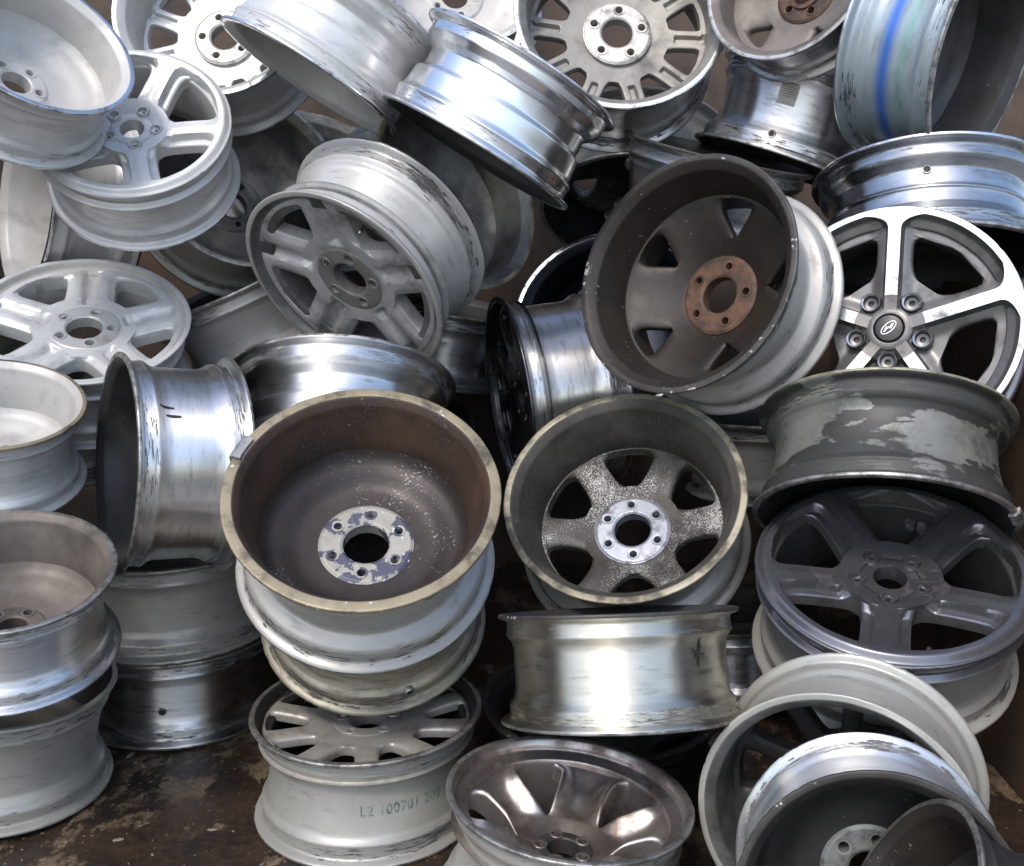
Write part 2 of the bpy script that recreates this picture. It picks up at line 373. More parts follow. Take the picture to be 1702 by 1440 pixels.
# ------------------------------------------------------------------ pose from the photo's ellipse
RC = Matrix.Rotation(PI/2-PITCH, 3, 'X')
def ray(u, v): return RC @ Vector(((u-CX)/F, -(v-CY)/F, -1))      # unit depth
CAMP = Vector((0, 0, CAM_H))
def pose(e, R, W, far=False, up=None):
    u, v, a, q, phi = e
    d = ray(u, v); vh = -d.normalized()
    right = RC @ Vector((1, 0, 0)); er = (right - vh*right.dot(vh)).normalized(); eu = vh.cross(er)
    if up is not None: n = Vector(up).normalized()
    else:
        s = math.sqrt(max(0, 1-q*q)); n = vh*q + (er*math.cos(R_(phi)) + eu*math.sin(R_(phi)))*s
    P = CAMP + d*(R*F/a)
    c = P + n*(W/2) if far else P - n*(W/2)
    return c, n

RND = random.Random(5)
# size (and with it distance) factor of each wheel, solved so that no two wheels cut into each other
SC = {'A1': 0.81, 'A2': 0.99, 'A3': 0.775, 'A4': 0.965, 'B1': 0.835, 'B2': 0.975, 'B3': 1.0, 'C1': 0.95, 'C2': 0.97, 'C3': 1.005, 'D1': 1.005, 'D2': 0.885, 'D3': 1.015, 'D4': 0.96, 'E1': 1.055, 'E2': 1.02, 'E3': 0.975, 'F1': 1.06, 'F2': 1.07, 'F3': 0.98, 'F4': 0.98, 'F5': 1.0, 'G1': 1.015, 'G2': 1.215, 'G3': 1.145, 'G5': 1.015, 'H1': 1.06, 'H2': 1.07, 'H3': 1.045, 'H4': 0.96, 'H5': 1.09, 'H6': 1.105, 'H7': 1.025, 'H8': 1.025, 'H9': 0.91, 'I1': 1.02, 'I2': 1.035, 'I3': 1.065, 'I4': 0.96, 'I5': 1.075, 'I6': 0.93, 'I7': 1.085, 'I8': 1.015, 'I9': 0.84, 'K1': 1.06, 'K2': 1.0, 'K3': 0.905, 'K4': 1.06, 'K5': 1.05}
#TABLE-BEGIN
WH = []
def W(name, e, R, w, side, prof, mats, disc, label, far=False, up=None, aim=None, dd=None, lipw=.012, flip=None, **kw):
    s = SC.get(name, 1.0)
    WH.append(dict(name=name, e=e, R=R*s, w=w*s, side=side, prof=prof, mats=mats, disc=disc, label=label, far=far, up=up, aim=aim, dd=dd, lipw=lipw, flip=flip, s=s, kw=kw))
UP = (0, 0, 1)
W('A1', (8, 942, 176, .57, 99), .224, .215, 'B', 'hour', ('machined', 'lip', 'taupe', 'lip'), 'solid', 'bright machined wheel with taupe inside, on top of the grey wheel at the left edge', aim=(60, 1000))
W('A2', (5, 1124, 178, .46, 95), .215, .225, 'B', 'hour', ('greygreen', 'greygreen', 'black_in', 'greygreen'), 'solid', 'grey painted wheel standing on the floor under the bright machined wheel at the left edge')  # dark crack under the upper wheel painted into the inside colour
W('A3', (-20, 667, 152, .50, 92), .224, .22, 'B', 'hour', ('white', 'lip_beige', 'fade_pale_in', 'lip_bright'), 'solid', 'pale wheel with beige rim, behind and above the bright machined wheel with taupe inside')
W('A4', (70, 640, 150, .16, 90), .215, .21, 'B', 'flat', ('silver', 'lip_bright', 'charcoal', 'lip'), 'solid', 'blue grey barrel with a small orange mark, behind the pale beige rimmed wheel', up=UP, orange=(142, 676))
W('B1', (191, 770, 186, .18, 180), .262, .255, 'B', 'flat', ('machined', 'lip', 'charcoal', 'lip'), 'solid', 'machined wheel standing on its side with two black dashes on its barrel', dashes=((277, 678), (289, 693)))
W('B2', (284, 894, 168, .43, 90), .24, .218, 'B', 'flat', ('greygreen', 'lip', 'charcoal', 'lip'), 'solid', 'grey painted wheel lying flat under the large machined wheel that stands on its side', up=UP)
W('B3', (298, 1036, 168, .43, 90), .24, .20, 'B', 'flat', ('machined_dark', 'lip', 'charcoal', 'lip'), 'solid', 'dark machined wheel with small valve hole, on the floor under a grey painted one', up=UP, hole=(270, 1183))
W('C1', (603, 815, 232, .79, 94), .255, .222, 'B', 'cone', ('silver', 'lip_beige', 'brown', 'lip'), 'solid', 'big wheel with beige lip, brown inside and corroded six hole hub', lipw=.019, clip=(389, 742), face='bowl', lugs=6, hub='hub_corroded', aim=(617, 838), bore=.040, hubr=.082)
W('C2', (616, 938, 196, .78, 95), .235, .178, 'B', 'hour', ('beige_metal', 'lip', 'brown', 'beige_metal'), 'solid', 'beige silver wheel with a valve hole, second in the centre stack below the brown one', hole=(680, 1148))
W('C3', (610, 1172, 191, .45, 90), .224, .21, 'F', 'hour', ('greygreen', 'lip', 'black_in', 'lip'), 'twelve', 'grey many spoked wheel stamped with green digits, lying on the floor under the centre stack', up=UP, aim=(610, 1240), text=((598, 1357), 'L2 100701 200'))  # inside made black so the openings between the spokes show black
W('D1', (1035, 818, 203, .85, 104), .245, .205, 'B', 'cone', ('silver', 'lip_olive', 'dusty', 'lip'), 'back_six', 'wheel with flaking speckled grey inside, six windows and a clean six hole hub', lipw=.014, face='gritty', lugs=6, hub='hub_blue', aim=(1046, 790), bore=.036, hubr=.074)
W('D2', (1025, 1014, 198, .03, 92), .24, .212, 'B', 'flat', ('machined_warm', 'lip_dark', 'charcoal', 'lip'), 'solid', 'yellowish machined wheel with a black star scrawl, below the flaking six window wheel', star=(1160, 1085))
W('D3', (1000, 1160, 200, .40, 90), .25, .15, 'B', 'flat', ('black', 'lip_dark', 'black_in', 'lip_dark'), 'back_six', 'black wheel lying under the yellowish machined one', up=UP, lugs=5, hub='hub_dark')
W('D4', (947, 1318, 207, .47, 82), .215, .2, 'F', 'hour', ('greygreen', 'lip', 'bronze', 'lip'), 'swirl', 'bronzed chrome wheel with deep curved spokes at the bottom centre', aim=(1000, 1262))
W('E1', (1388, 1375, 232, .87, -112), .208, .18, 'B', 'flat', ('greygreen', 'greygreen', 'grey_in', 'greygreen'), 'ten_back', 'pale grey green wheel leaning with open end out and thin dark spokes inside, lower right', aim=(1350, 1300), face='dark_paint', hub='hub_dark')
W('E2', (1462, 1519, 238, .90, -83), .19, .172, 'B', 'flat', ('machined', 'lip_dark', 'black_in', 'lip_dark'), 'solid', 'machined wheel with torn black rubber marks and a black inside, lower right', lugs=6, hub='hub_grey', aim=(1462, 1390), hubr=.08)
W('E3', (1495, 1530, 215, .45, 150), .168, .155, 'B', 'flat', ('dark_paint', 'lip', 'umber', 'lip'), 'solid', 'small dark wheel with umber inside and thin bright lip at the bottom right corner')
W('F1', (1482, 942, 222, .66, 80), .235, .20, 'F', 'flat', ('silver', 'face_graphite', 'charcoal', 'lip'), 'five_star', 'dark graphite wheel with five broad scuffed spokes, at the right edge', aim=(1470, 1080), stem=(1542, 1085), weights=((1527, 830), (1553, 838), (1590, 856)))
W('F2', (1465, 868, 210, .33, -93), .23, .20, 'B', 'hour', ('patched', 'lip', 'black_in', 'lip_olive'), 'solid', 'wheel with torn dark overspray on its barrel, above the graphite five spoke wheel', clip=(1640, 862))
W('F3', (1476, 543, 208, .965, 118), .25, .20, 'F', 'flat', ('chrome_dark', 'bright', 'face_grey', 'lip'), 'five_cut', 'five spoke wheel with mirror cut spokes and an oval emblem on its centre cap', aim=(1490, 345), emblem=True)
W('F4', (1539, 303, 183, .40, -84), .25, .20, 'B', 'ridge', ('chrome_dark', 'lip', 'black_in', 'lip_bright'), 'solid', 'dark polished wheel with blue sheen, leaning behind the mirror cut five spoke wheel', far=True, hole=(1541, 283))
W('F5', (1640, 90, 190, .36, -8), .235, .21, 'B', 'flat', ('striped', 'lip', 'charcoal', 'lip_bright'), 'solid', 'pale wheel with a blue and a green painted stripe, in the top right corner')
W('G1', (1132, 453, 206, .80, 150), .24, .21, 'B', 'cone', ('silver', 'lip_dark', 'umber', 'lip_bright'), 'back_five', 'large dark brown wheel with rusty five hole hub and triangular windows', lugs=5, hub='hub_rust', aim=(1208, 385), bore=.036, hubr=.078, scrawl=(1270, 600), cone=.062, dd=.085)
W('G2', (1012, 532, 165, .90, 110), .225, .19, 'B', 'ridge', ('machined_dark', 'lip_bright', 'navy', 'lip'), 'solid', 'shiny wheel with blue black inside, tucked behind the dark brown rusty hubbed one')
W('G3', (843, 662, 168, .20, 188), .215, .21, 'F', 'flat', ('machined', 'black_chrome', 'black_chrome', 'lip'), 'twelve', 'wheel on its side with black chrome spokes and pale blue sheen on its barrel', face='black_chrome', hub='black_chrome')
W('G5', (500, 612, 135, .50, 90), .205, .18, 'B', 'flat', ('machined_dark', 'lip_olive', 'umber', 'lip'), 'solid', 'wheel with brownish rim peeping out above the dark smeared barrel behind the brown wheel')
W('H1', (572, 637, 186, .40, -95), .235, .20, 'B', 'step', ('machined', 'lip', 'charcoal', 'lip'), 'solid', 'machined barrel with black rubber smears lying behind the brown wheel', far=True)
W('H2', (568, 480, 188, .58, 229), .225, .19, 'F', 'cone', ('silver_light', 'silver', 'grey_in', 'lip'), 'double', 'silver wheel with five grooved double spokes and taupe hub, leaning steeply', aim=(480, 420), stem=(595, 410), face='face_silver', hub='taupe_paint')
W('H3', (765, 315, 172, .68, 28), .225, .18, 'B', 'flat', ('silver', 'lip_olive', 'grey_in', 'lip'), 'solid', 'dark hollow wheel with bronze edge, directly under the mirror bright barrel')
W('H4', (790, 258, 176, .08, 239), .225, .20, 'B', 'step', ('chrome', 'lip_bright', 'charcoal', 'lip_bright'), 'solid', 'mirror bright barrel lying askew over the dark hollow wheel near the top')
W('H5', (1034, 15, 180, .83, 80), .225, .20, 'B', 'flat', ('machined_dark', 'lip_bright', 'taupe_paint', 'lip'), 'multi', 'taupe wheel with triangular windows, slots and a pale five hole hub at the top', lugs=5, hub='hub_pale', aim=(1044, 38), bore=.034, hubr=.074, dd=.085)
W('H6', (1056, 356, 160, .56, -92), .235, .19, 'B', 'flat', ('silver', 'lip', 'black_in', 'silver_light'), 'back_five', 'wheel with pale barrel and black inside under the taupe slotted one', face='gritty', hub='hub_dark', lugs=5)
W('H7', (1195, 252, 160, .06, 77), .22, .20, 'B', 'cone', ('machined_dark', 'lip_dark', 'charcoal', 'lip'), 'solid', 'tilted dull machined barrel just above the dark brown rusty hubbed wheel')
W('H8', (1300, 277, 154, .10, -108), .22, .205, 'F', 'hour', ('machined', 'lip', 'charcoal', 'lip'), 'solid', 'machined barrel with a worn paper label, near the striped wheel', hole=(1283, 223), sticker=(1310, 156))
W('H9', (1310, -46, 150, .77, 135), .21, .13, 'B', 'flat', ('machined_dark', 'lip', 'taupe', 'lip'), 'back_five', 'wheel with rusty capped hub cut by the top edge of the photo', lugs=5, hub='hub_rust', aim=(1280, 40), bore=.030, hubr=.078, cap=True, face='taupe')
W('I1', (138, 527, 172, .60, 94), .225, .19, 'F', 'flat', ('white', 'white', 'fade_pale_in', 'lip_bright'), 'double', 'whitish wheel with five double spokes, lying face up above the beige rimmed one', aim=(160, 440), face='white', hub='face_silver')
W('I2', (395, 468, 150, .08, 115), .22, .19, 'B', 'hour', ('silver', 'lip', 'charcoal', 'lip'), 'solid', 'scuffed grey barrel tilted between the two silver double spoke wheels')
W('I3', (412, 292, 165, .85, 60), .225, .19, 'B', 'flat', ('silver', 'lip', 'grey_in', 'lip'), 'solid', 'grey wheel with wide dark opening above the scuffed grey barrel')
W('I4', (515, 135, 165, .15, 236), .22, .20, 'B', 'step', ('white', 'lip_bright', 'fade_pale_in', 'lip_bright'), 'solid', 'whitish barrel lying askew just left of the mirror bright barrel near the top')
W('I5', (765, -70, 160, .80, 80), .225, .19, 'B', 'flat', ('white', 'lip_bright', 'fade_pale_in', 'lip_bright'), 'solid', 'pale wheel cut by the top edge left of the taupe slotted one')
W('I6', (215, 200, 165, .70, 100), .225, .19, 'F', 'flat', ('white', 'white', 'fade_pale_in', 'lip_bright'), 'five_star', 'pale five spoke wheel high up in the top left of the heap', face='white', hub='white')
W('I7', (40, 330, 165, .25, 170), .225, .20, 'B', 'hour', ('white', 'lip_bright', 'fade_pale_in', 'lip_bright'), 'solid', 'pale barrel on its side at the left edge above the silver double spoke wheel')
W('I8', (350, 10, 165, .80, 110), .225, .19, 'B', 'flat', ('white', 'lip_bright', 'fade_pale_in', 'lip_bright'), 'multi', 'pale slotted wheel cut by the top edge left of the polished barrel', lugs=5, hub='hub_pale', face='white')
W('I9', (60, 60, 165, .60, 60), .225, .19, 'B', 'flat', ('white', 'lip_bright', 'fade_pale_in', 'lip_bright'), 'solid', 'whitish wheel with pale inside in the top left corner')
W('K1', (745, 505, 140, .12, 80), .235, .20, 'B', 'flat', ('machined_dark', 'lip', 'charcoal', 'lip_bright'), 'solid', 'dull barrel half hidden behind the silver double spoke wheel and the black chrome wheel')
W('K2', (1290, 690, 150, .12, 90), .235, .20, 'B', 'flat', ('silver', 'lip', 'charcoal', 'lip_bright'), 'solid', 'grey barrel half hidden between the flaking six window wheel and the torn overspray barrel')
W('K3', (1215, 1010, 140, .3, 90), .23, .20, 'B', 'flat', ('chrome_dark', 'lip_dark', 'black_in', 'lip'), 'solid', 'dark barrel in the gap right of the yellowish machined wheel')
W('K4', (545, 262, 150, .45, 70), .24, .20, 'B', 'flat', ('silver', 'lip', 'grey_in', 'lip'), 'back_five', 'grey wheel deep in the gap between the silver double spoke wheel and the whitish barrel')
W('K5', (640, 700, 150, .40, 90), .24, .20, 'B', 'flat', ('machined_dark', 'lip_dark', 'black_in', 'lip'), 'solid', 'dull wheel deep in the gap between the brown wheel and the black chrome one')
#TABLE-END

def prep(d):
    """resolve a wheel's size, place and axis"""
    if d.get('floor'): pass
    c, n = pose(d['e'], d['R'], d['w'], d['far'], d['up'])
    d['c'], d['n'] = c, n
for d in WH: prep(d)

# ------------------------------------------------------------------ parts of a wheel
def px_local(mw, n, uv, zloc):
    """where the sight line through a photo pixel meets a plane z = zloc of the wheel"""
    dr = ray(*uv); inv = mw.inverted(); o = inv @ CAMP; dl = inv.to_3x3() @ dr
    k = (zloc-o.z)/dl.z
    return o + dl*k
def px_barrel(mw, uv, rim, Wd):
    """where the sight line first meets the outside of the barrel: angle and depth s"""
    inv = mw.inverted(); o = inv @ CAMP; dl = inv.to_3x3() @ ray(*uv)
    k = .9
    while k < 3.5:
        p = o + dl*k; s = Wd/2-p.z
        if 0 < s < Wd and math.hypot(p.x, p.y) < rim.outer(s): return math.atan2(p.y, p.x), s
        k += .001
    s = Wd*.6; p = o + dl*2
    return math.atan2(p.y, p.x), s

def decal(name, strokes, rim, Wd, th0, s0, mat, root, width=.002, lift=.0007):
    """marker strokes lying on the barrel; strokes: polylines in metres (x round the barrel, y along the axis)"""
    verts = []; faces = []
    for st in strokes:
        pts = []
        for a, b in zip(st, st[1:]):
            for q in range(4): pts.append((a[0]+(b[0]-a[0])*q/4, a[1]+(b[1]-a[1])*q/4))
        pts.append(st[-1]); b0 = len(verts)
        for i, p in enumerate(pts):
            q0 = pts[max(0, i-1)]; q1 = pts[min(len(pts)-1, i+1)]
            tx, ty = q1[0]-q0[0], q1[1]-q0[1]; l = math.hypot(tx, ty) or 1
            wv = width*(.5+.5*math.sin(PI*(i+.6)/(len(pts)+.2)))
            for sg in (-1, 1):
                x, y = p[0]-ty/l*wv*sg, p[1]+tx/l*wv*sg
                s = s0-y; r = rim.outer(s)+lift; a = th0 + x/r
                verts.append((r*math.cos(a), r*math.sin(a), Wd/2-s))
        for i in range(len(pts)-1): faces.append((b0+2*i, b0+2*i+1, b0+2*i+3, b0+2*i+2))
    return finish(name, verts, faces, [mat], None, root, weld=0)

def tube_part(name, prof, mats, parent, mtx, seg=20, zones=None):
    o = lathe(name, prof, mats, parent, seg=seg, zones=zones); o.matrix_local = mtx
    return o

def build_hub(root, zt, rb, rh, lugs, pcd, mat, thick=.028, a0=0.0, rl=.0078, seats=True, seatm=None, raised=0):
    nm = 'hub_pad'
    zf = lambda r: zt
    o = grid_disc(nm, rb, rh, lugs, [(.5, circ(pcd, rl))], zf, thick, lambda r, t, de, wd, g: (-.003*sst(rh-.006, rh, r) - .003*sst(rb+.004, rb, r)),
                  lambda r, t, g: 0, [mat], root, breaks=(pcd-rl, pcd+rl), nt=13, bev=.002, bevd=.0015, nr=9)
    o.rotation_euler[2] = a0
    for k in range(lugs) if seats else ():
        a = a0 + 2*PI*(k+.5)/lugs
        pr = [(rl*1.0, -.026), (rl*1.0, -.002), (rl*1.05, .0012), (rl*1.55, .0014), (rl*1.62, .0002)]
        tube_part('lug_seat', pr, [seatm or mat], root, Matrix.Translation((pcd*math.cos(a), pcd*math.sin(a), zt)), seg=22)
    return o

def build_disc(d, root, rim, mw):
    R, Wd, kind, kw = d['R'], d['w'], d['disc'], d['kw']; sc = R/.225
    inner = M[d['mats'][2]]; back = d['side'] == 'B'
    dd = (d['dd'] or (.125 if back else .022))*(Wd/.2)
    face = M[kw['face']] if 'face' in kw else None
    lugs = kw.get('lugs', 5); rb = kw.get('bore', .033)*sc; rh = kw.get('hubr', .072)*sc; pcd = (rb+rh)/2
    hubm = M[kw['hub']] if 'hub' in kw else None
    if kind in ('five_star', 'five_cut'): dd = -.0006
    r1 = rim.inner(dd)+.003*sc if dd > 0 else R-.003*sc
    wx = r1 - .011*sc
    none = [(.0, lambda r: 0.0)]
    flat = lambda r, t, de, wd, g: 0.0
    mf = lambda r, t, g: 0
    z1 = Wd/2 - dd
    a0 = 0.0
    if d['aim']:
        p = px_local(mw, d['n'], d['aim'], z1-.01); a0 = math.atan2(p.y, p.x)
    u_ = lambda r: min(1, max(0, (r-rh)/(r1-rh)))
    rot = None
    if kind == 'solid':
        zf = lambda r: z1 + .020*sc*max(0, (u_(r)-.78)/.22)**2 - .018*sc*(1-u_(r)**2) - .012*sc*sst(.75, .35, u_(r))
        disc = grid_disc('wheel_disc', rh-.004, r1, 8, none, zf, .012, flat, mf, [face or inner], root, nt=10, nr=16, edges=(True, False))
        build_hub(root, zf(rh)+.004, rb, rh, lugs, pcd, hubm or inner, a0=a0-PI/lugs)
    elif kind in ('back_six', 'back_five'):
        N = 6 if kind == 'back_six' else 5
        cn = kw.get('cone', .030)
        zf = lambda r: z1 - cn*sc*(1-u_(r))**1.35
        if N == 6: win = slot(N, lambda r: .062*sc+.10*max(0, .12*sc-r), .43*R, min(.83*R, wx+.005*sc), 3.0, 5.0)
        else: win = slot(N, lambda r: (.128 + .22*max(0, r/sc-.15))*sc, .45*R, min(.77*R, wx+.004), 3.2, 4.0)
        disc = grid_disc('wheel_disc', rh-.004, r1, N, [(0.0, win)], zf, .024, lambda r, t, de, wd, g: -.004*sst(.02, .0, de), mf, [face or inner, face or inner], root,
                         breaks=(.43*R, .45*R, .60*R, min(.77*R, wx+.004), min(.83*R, wx+.005*sc)), nt=17, nr=10, bev=.008, bevd=.006, edges=(True, False))
        disc.rotation_euler[2] = a0; rot = a0
        build_hub(root, zf(rh)+.006, rb, rh, lugs, pcd, hubm or inner, a0=a0-PI/lugs)
    elif kind == 'multi':
        N = 10
        zf = lambda r: z1 - .012*sc*(1-u_(r))
        tri = slot(N, lambda r: .043*sc, .50*R, min(.82*R, wx), 4, 7)
        def pocket(r, t, de, wd, g):
            x = abs(t-.5)*wd
            return -.010*sst(.0078*sc, .0062*sc, x)*sst(.55*R, .565*R, r)*sst(.86*R, .84*R, r)
        disc = grid_disc('wheel_disc', rh-.004, r1, N, [(0.0, tri)], zf, .02, pocket, mf, [face or inner, face or inner], root,
                         breaks=(.50*R, .56*R, .60*R, min(.82*R, wx)), nt=29, nr=10, bev=.005, bevd=.003, edges=(True, False))
        disc.rotation_euler[2] = a0
        build_hub(root, zf(rh)+.012, rb, rh, lugs, pcd, hubm or inner, a0=a0, seatm=hubm, rl=.0088)
    elif kind == 'ten_back':
        N = 10; zf = lambda r: z1 - .02*sc*(1-u_(r))
        win = slot(N, .032*sc, .42*R, min(.86*R, wx), 5, 5)
        disc = grid_disc('spoke_disc', rh-.004, r1, N, [(0.0, win)], zf, .03, lambda r, t, de, wd, g: .004*math.sin(PI*t), mf, [face or inner, face or inner], root,
                         breaks=(.42*R, min(.86*R, wx)), nt=9, nr=10, edges=(True, False))
        disc.rotation_euler[2] = a0
        build_hub(root, zf(rh)+.006, rb, rh, lugs, pcd, hubm or inner, a0=a0)
    elif kind == 'twelve':
        N = 10; rh = .07*sc; fm = face or M['face_warm']
        zf = lambda r: z1 + .004*sc - .012*sc*(1-u_(r)) - .012*sc*sst(.86, 1.0, u_(r))
        win = slot(N, lambda r: .044*sc, .50*R, min(.87*R, wx), 4, 7)
        disc = grid_disc('spoke_disc', rh-.004, r1, N, [(0.5, win)], zf, .018, lambda r, t, de, wd, g: .003*math.sin(PI*t)*sst(.5*R, .6*R, r), mf, [fm, fm], root,
                         breaks=(.50*R, min(.87*R, wx)), nt=11, nr=12, bev=.007, bevd=.006, edges=(True, False))
        disc.rotation_euler[2] = a0
        build_hub(root, zf(rh)+.001, rb, rh, lugs, pcd, hubm or fm, a0=a0)
    elif kind == 'double':
        N = 5; fm = face or M['face_silver']; rh = .066*sc
        zf = lambda r: z1 + .006*sc - .016*sc*(1-u_(r))**1.3 - .006*sc*sst(.93, 1, u_(r))
        win = slot(N, lambda r: .104*sc, .47*R, min(.85*R, wx), 4, 5)
        def cr(r, t, de, wd, g):
            x = abs(t-.5)*wd; k = sst(.36*R, .42*R, r)*sst(.90*R, .86*R, r)
            return k*(-.013*sst(.017*sc, .011*sc, x) - .006*sst(.020, .004, de))
        disc = grid_disc('spoke_disc', rh-.004, r1, N, [(0.5, win)], zf, .04, cr, mf, [fm, fm], root, breaks=(.36*R, .42*R, .47*R, min(.85*R, wx), .9*R), nt=25, nr=9, bev=.006, bevd=.005, edges=(True, False))
        disc.rotation_euler[2] = a0
        build_hub(root, zf(rh)+.003, rb*1.15, rh+.012*sc, lugs, (rb*1.15+rh+.010*sc)/2, hubm or fm, a0=a0+.3, rl=.010)
    elif kind == 'five_star':
        N = 5; fm = face or M['face_graphite']; rh = .05*sc; rb = .026*sc
        zf = lambda r: z1 + .010*sc - .036*sc*(1-u_(r))**1.5 - .010*sc*sst(.92, 1, u_(r))
        win = slot(N, lambda r: .077*sc - .12*max(0, .12*sc-r), .37*R, .885*R, 3.6, 5)
        def cr(r, t, de, wd, g):
            k = sst(.33*R, .44*R, r)*sst(.945*R, .90*R, r)
            dm = -.012*sc*sst(.0150*sc, .0138*sc, math.hypot(r-.054*sc, r*(t-.5)*2*PI/5)) if r < .075*sc else 0
            return k*(-.017*sst(.0195*sc, .0165*sc, de) - .003*sst(.045*sc, .02*sc, de)) + dm
        disc = grid_disc('spoke_disc', rh-.004, r1, N, [(0.5, win)], zf, .045, cr, mf, [fm, M['face_grey'] if not face else fm], root, breaks=(.0535*sc, .068*sc, .33*R, .37*R, .44*R, .885*R, .945*R), nt=45, nr=9, bev=.007, bevd=.006, edges=(True, False))
        disc.rotation_euler[2] = a0
        zt = zf(rh)
        o = grid_disc('hub_face', rb, rh+.002, 5, none, lambda r: zt, .03, lambda r, t, de, wd, g: -.014*sst(rb+.002, rb, r), mf, [fm], root, nt=8, nr=6)
        for k in range(5):
            a = a0 + 2*PI*k/5 + .0; p_ = .054*sc
            pr = [(.0001, -.012), (.0045, -.012), (.005, -.006), (.0095, -.005), (.011, .004), (.0135, .0045), (.0150, -.004)]
            tube_part('lug_seat', [(r*sc, z) for r, z in pr], [fm, M['hub_dark']], root, Matrix.Translation((p_*math.cos(a), p_*math.sin(a), zf(p_)+.001)), seg=24, zones=[1, 1, 0, 0, 0, 0])
    elif kind == 'five_cut':
        N = 5; rh = .040*sc; rb = .020*sc; g0, br = M['face_grey'], M['bright']
        zf = lambda r: z1 - .014*sc*(1-u_(r))
        win = slot(N, lambda r: .062*sc, .44*R, .80*R, 3.2, 6)
        def dimple(r, t): return -.016*sc*sst(.0176*sc, .0166*sc, math.hypot(r-.060*sc, r*min(t, 1-t)*2*PI/5)) if r < .085*sc else 0
        def hw(r): return (.0108 + .036*max(0, (r/R-.80)/.142)**3)*sc
        def cr(r, t, de, wd, g):
            x = abs(t-.5)*wd
            top = sst(hw(r)+.005*sc, hw(r)+.0003*sc, x)
            rimk = sst(.938*R, .9475*R, r)
            hubk = sst(.066*sc, .058*sc, r)*.6
            low = -.015*sc*(1-max(top, rimk)) * (1-hubk) - (0.010*sc*sst(.0, 1, (x-hw(r))/(.03*sc)) if x > hw(r) and r < .935*R else 0)
            return low + dimple(r, t)
        def tf(r, wd):
            a = min(.42, hw(r)/wd); b = min(.46, (hw(r)+.0028*sc)/wd); c_ = min(.485, (hw(r)+.0055*sc)/wd)
            half = [.5-(.5-c_)*(1-math.cos(PI/2*i/14)) for i in range(15)] + [b, a] + [a*(1-i/5) for i in range(1, 6)]
            half = [.5-v for v in half]
            return half + [1-v for v in reversed(half[:-1])]
        def mt(r, t, g):
            wd = r*2*PI/N - 2*r*win(r); x = abs(t-.5)*wd
            if r > .9475*R: return 2
            return 2 if (x < min(.42*wd, hw(r))+.0004*sc and r > .062*sc) else 0
        disc = grid_disc('spoke_disc', rh-.004, r1, N, [(0.5, win)], zf, .042, cr, mt, [g0, g0, br], root,
                         breaks=(.043*sc, .058*sc, .066*sc, .078*sc, .062*sc, .44*R, .80*R, .938*R, .9475*R), nt=43, nr=9, bev=.006, bevd=.005, edges=(True, True), tfun=tf)
        disc.rotation_euler[2] = a0
        for k in range(5):
            a = a0 + 2*PI*(k+.5)/5; p_ = .060*sc
            pr = [(.0001, -.014), (.0048, -.014), (.0055, -.008), (.011, -.007), (.013, .004), (.0160, .006), (.0172, .0050), (.018, -.010)]
            tube_part('lug_seat', [(r*sc, z*sc) for r, z in pr], [g0, M['hub_dark'], br], root, Matrix.Translation((p_*math.cos(a), p_*math.sin(a), zf(p_)-.007*sc)), seg=28, zones=[1, 1, 0, 0, 2, 0, 0])
        zc = zf(rh)+.001
        cp = lathe('centre_cap', [(.0001, .004), (.020, .0035), (.0255, .002), (.0270, -.001), (.0270, -.010)], [M['cap']], root, seg=48, loc=(0, 0, zc))
        lathe('cap_surround', [(.0272*sc, -.006), (.0275*sc, .001), (.034*sc, .0015), (.040*sc, -.002), (.041*sc, -.012)], [g0], root, seg=48, loc=(0, 0, zc-.001))
        # oval emblem with a slanting two stroke letter
        Lm = mw.inverted().to_3x3(); ux = (Lm @ (RC @ Vector((1, 0, 0)))); th = math.atan2(ux.y, ux.x)
        V_, F_ = [], []
        def poly(pts, z0=.0045, z1_=.0058):
            b = len(V_); k = len(pts)
            for zz in (z0, z1_):
                for x, y in pts: V_.append((x, y, zz))
            F_.append(tuple(range(b+k, b+2*k)))
            for i in range(k): F_.append((b+i, b+(i+1) % k, b+k+(i+1) % k, b+k+i))
        ro = R_(38); n_ = 40; oa, ob = .0175, .0088
        def el(a, A, B): x, y = A*math.cos(a), B*math.sin(a); return (x*math.cos(ro)-y*math.sin(ro), x*math.sin(ro)+y*math.cos(ro))
        for i in range(n_):
            a, b = 2*PI*i/n_, 2*PI*(i+1)/n_
            poly([el(a, oa-.0014, ob-.0014), el(a, oa, ob), el(b, oa, ob), el(b, oa-.0014, ob-.0014)])
        sl = lambda x, y: (x + .45*y, y*1.0)
        poly([sl(-.0068, -.0078), sl(-.0040, -.0080), sl(-.0012, -.0014), sl(-.0030, .0012), sl(-.0058, .0030)])
        poly([sl(.0068, .0078), sl(.0040, .0080), sl(.0012, .0014), sl(.0030, -.0012), sl(.0058, -.0030)])
        poly([sl(-.0030, .0012), sl(-.0012, -.0014), sl(.0030, -.0012), sl(.0012, .0014)])
        em = finish('emblem', V_, F_, [M['lip_bright']], None, cp, weld=0); em.rotation_euler[2] = th
    elif kind == 'swirl':
        N = 5; rh = .052*sc; rb = .030*sc; fm = M['bronze']
        zf = lambda r: z1 - .008*sc - .080*sc*(1-u_(r))**1.15
        win0 = slot(N, lambda r: (.088 + .30*max(0, r/sc-.10))*sc, .38*R, min(.84*R, wx), 2.2, 3.0)
        cen = lambda r: .5 + .10*(1-r/R)
        def cr(r, t, de, wd, g): return (.016*sst(.030*sc, .004*sc, de) - .016*math.sin(PI*t)**2)*sc*sst(.34*R, .5*R, r)*sst(.88*R, .66*R, r)
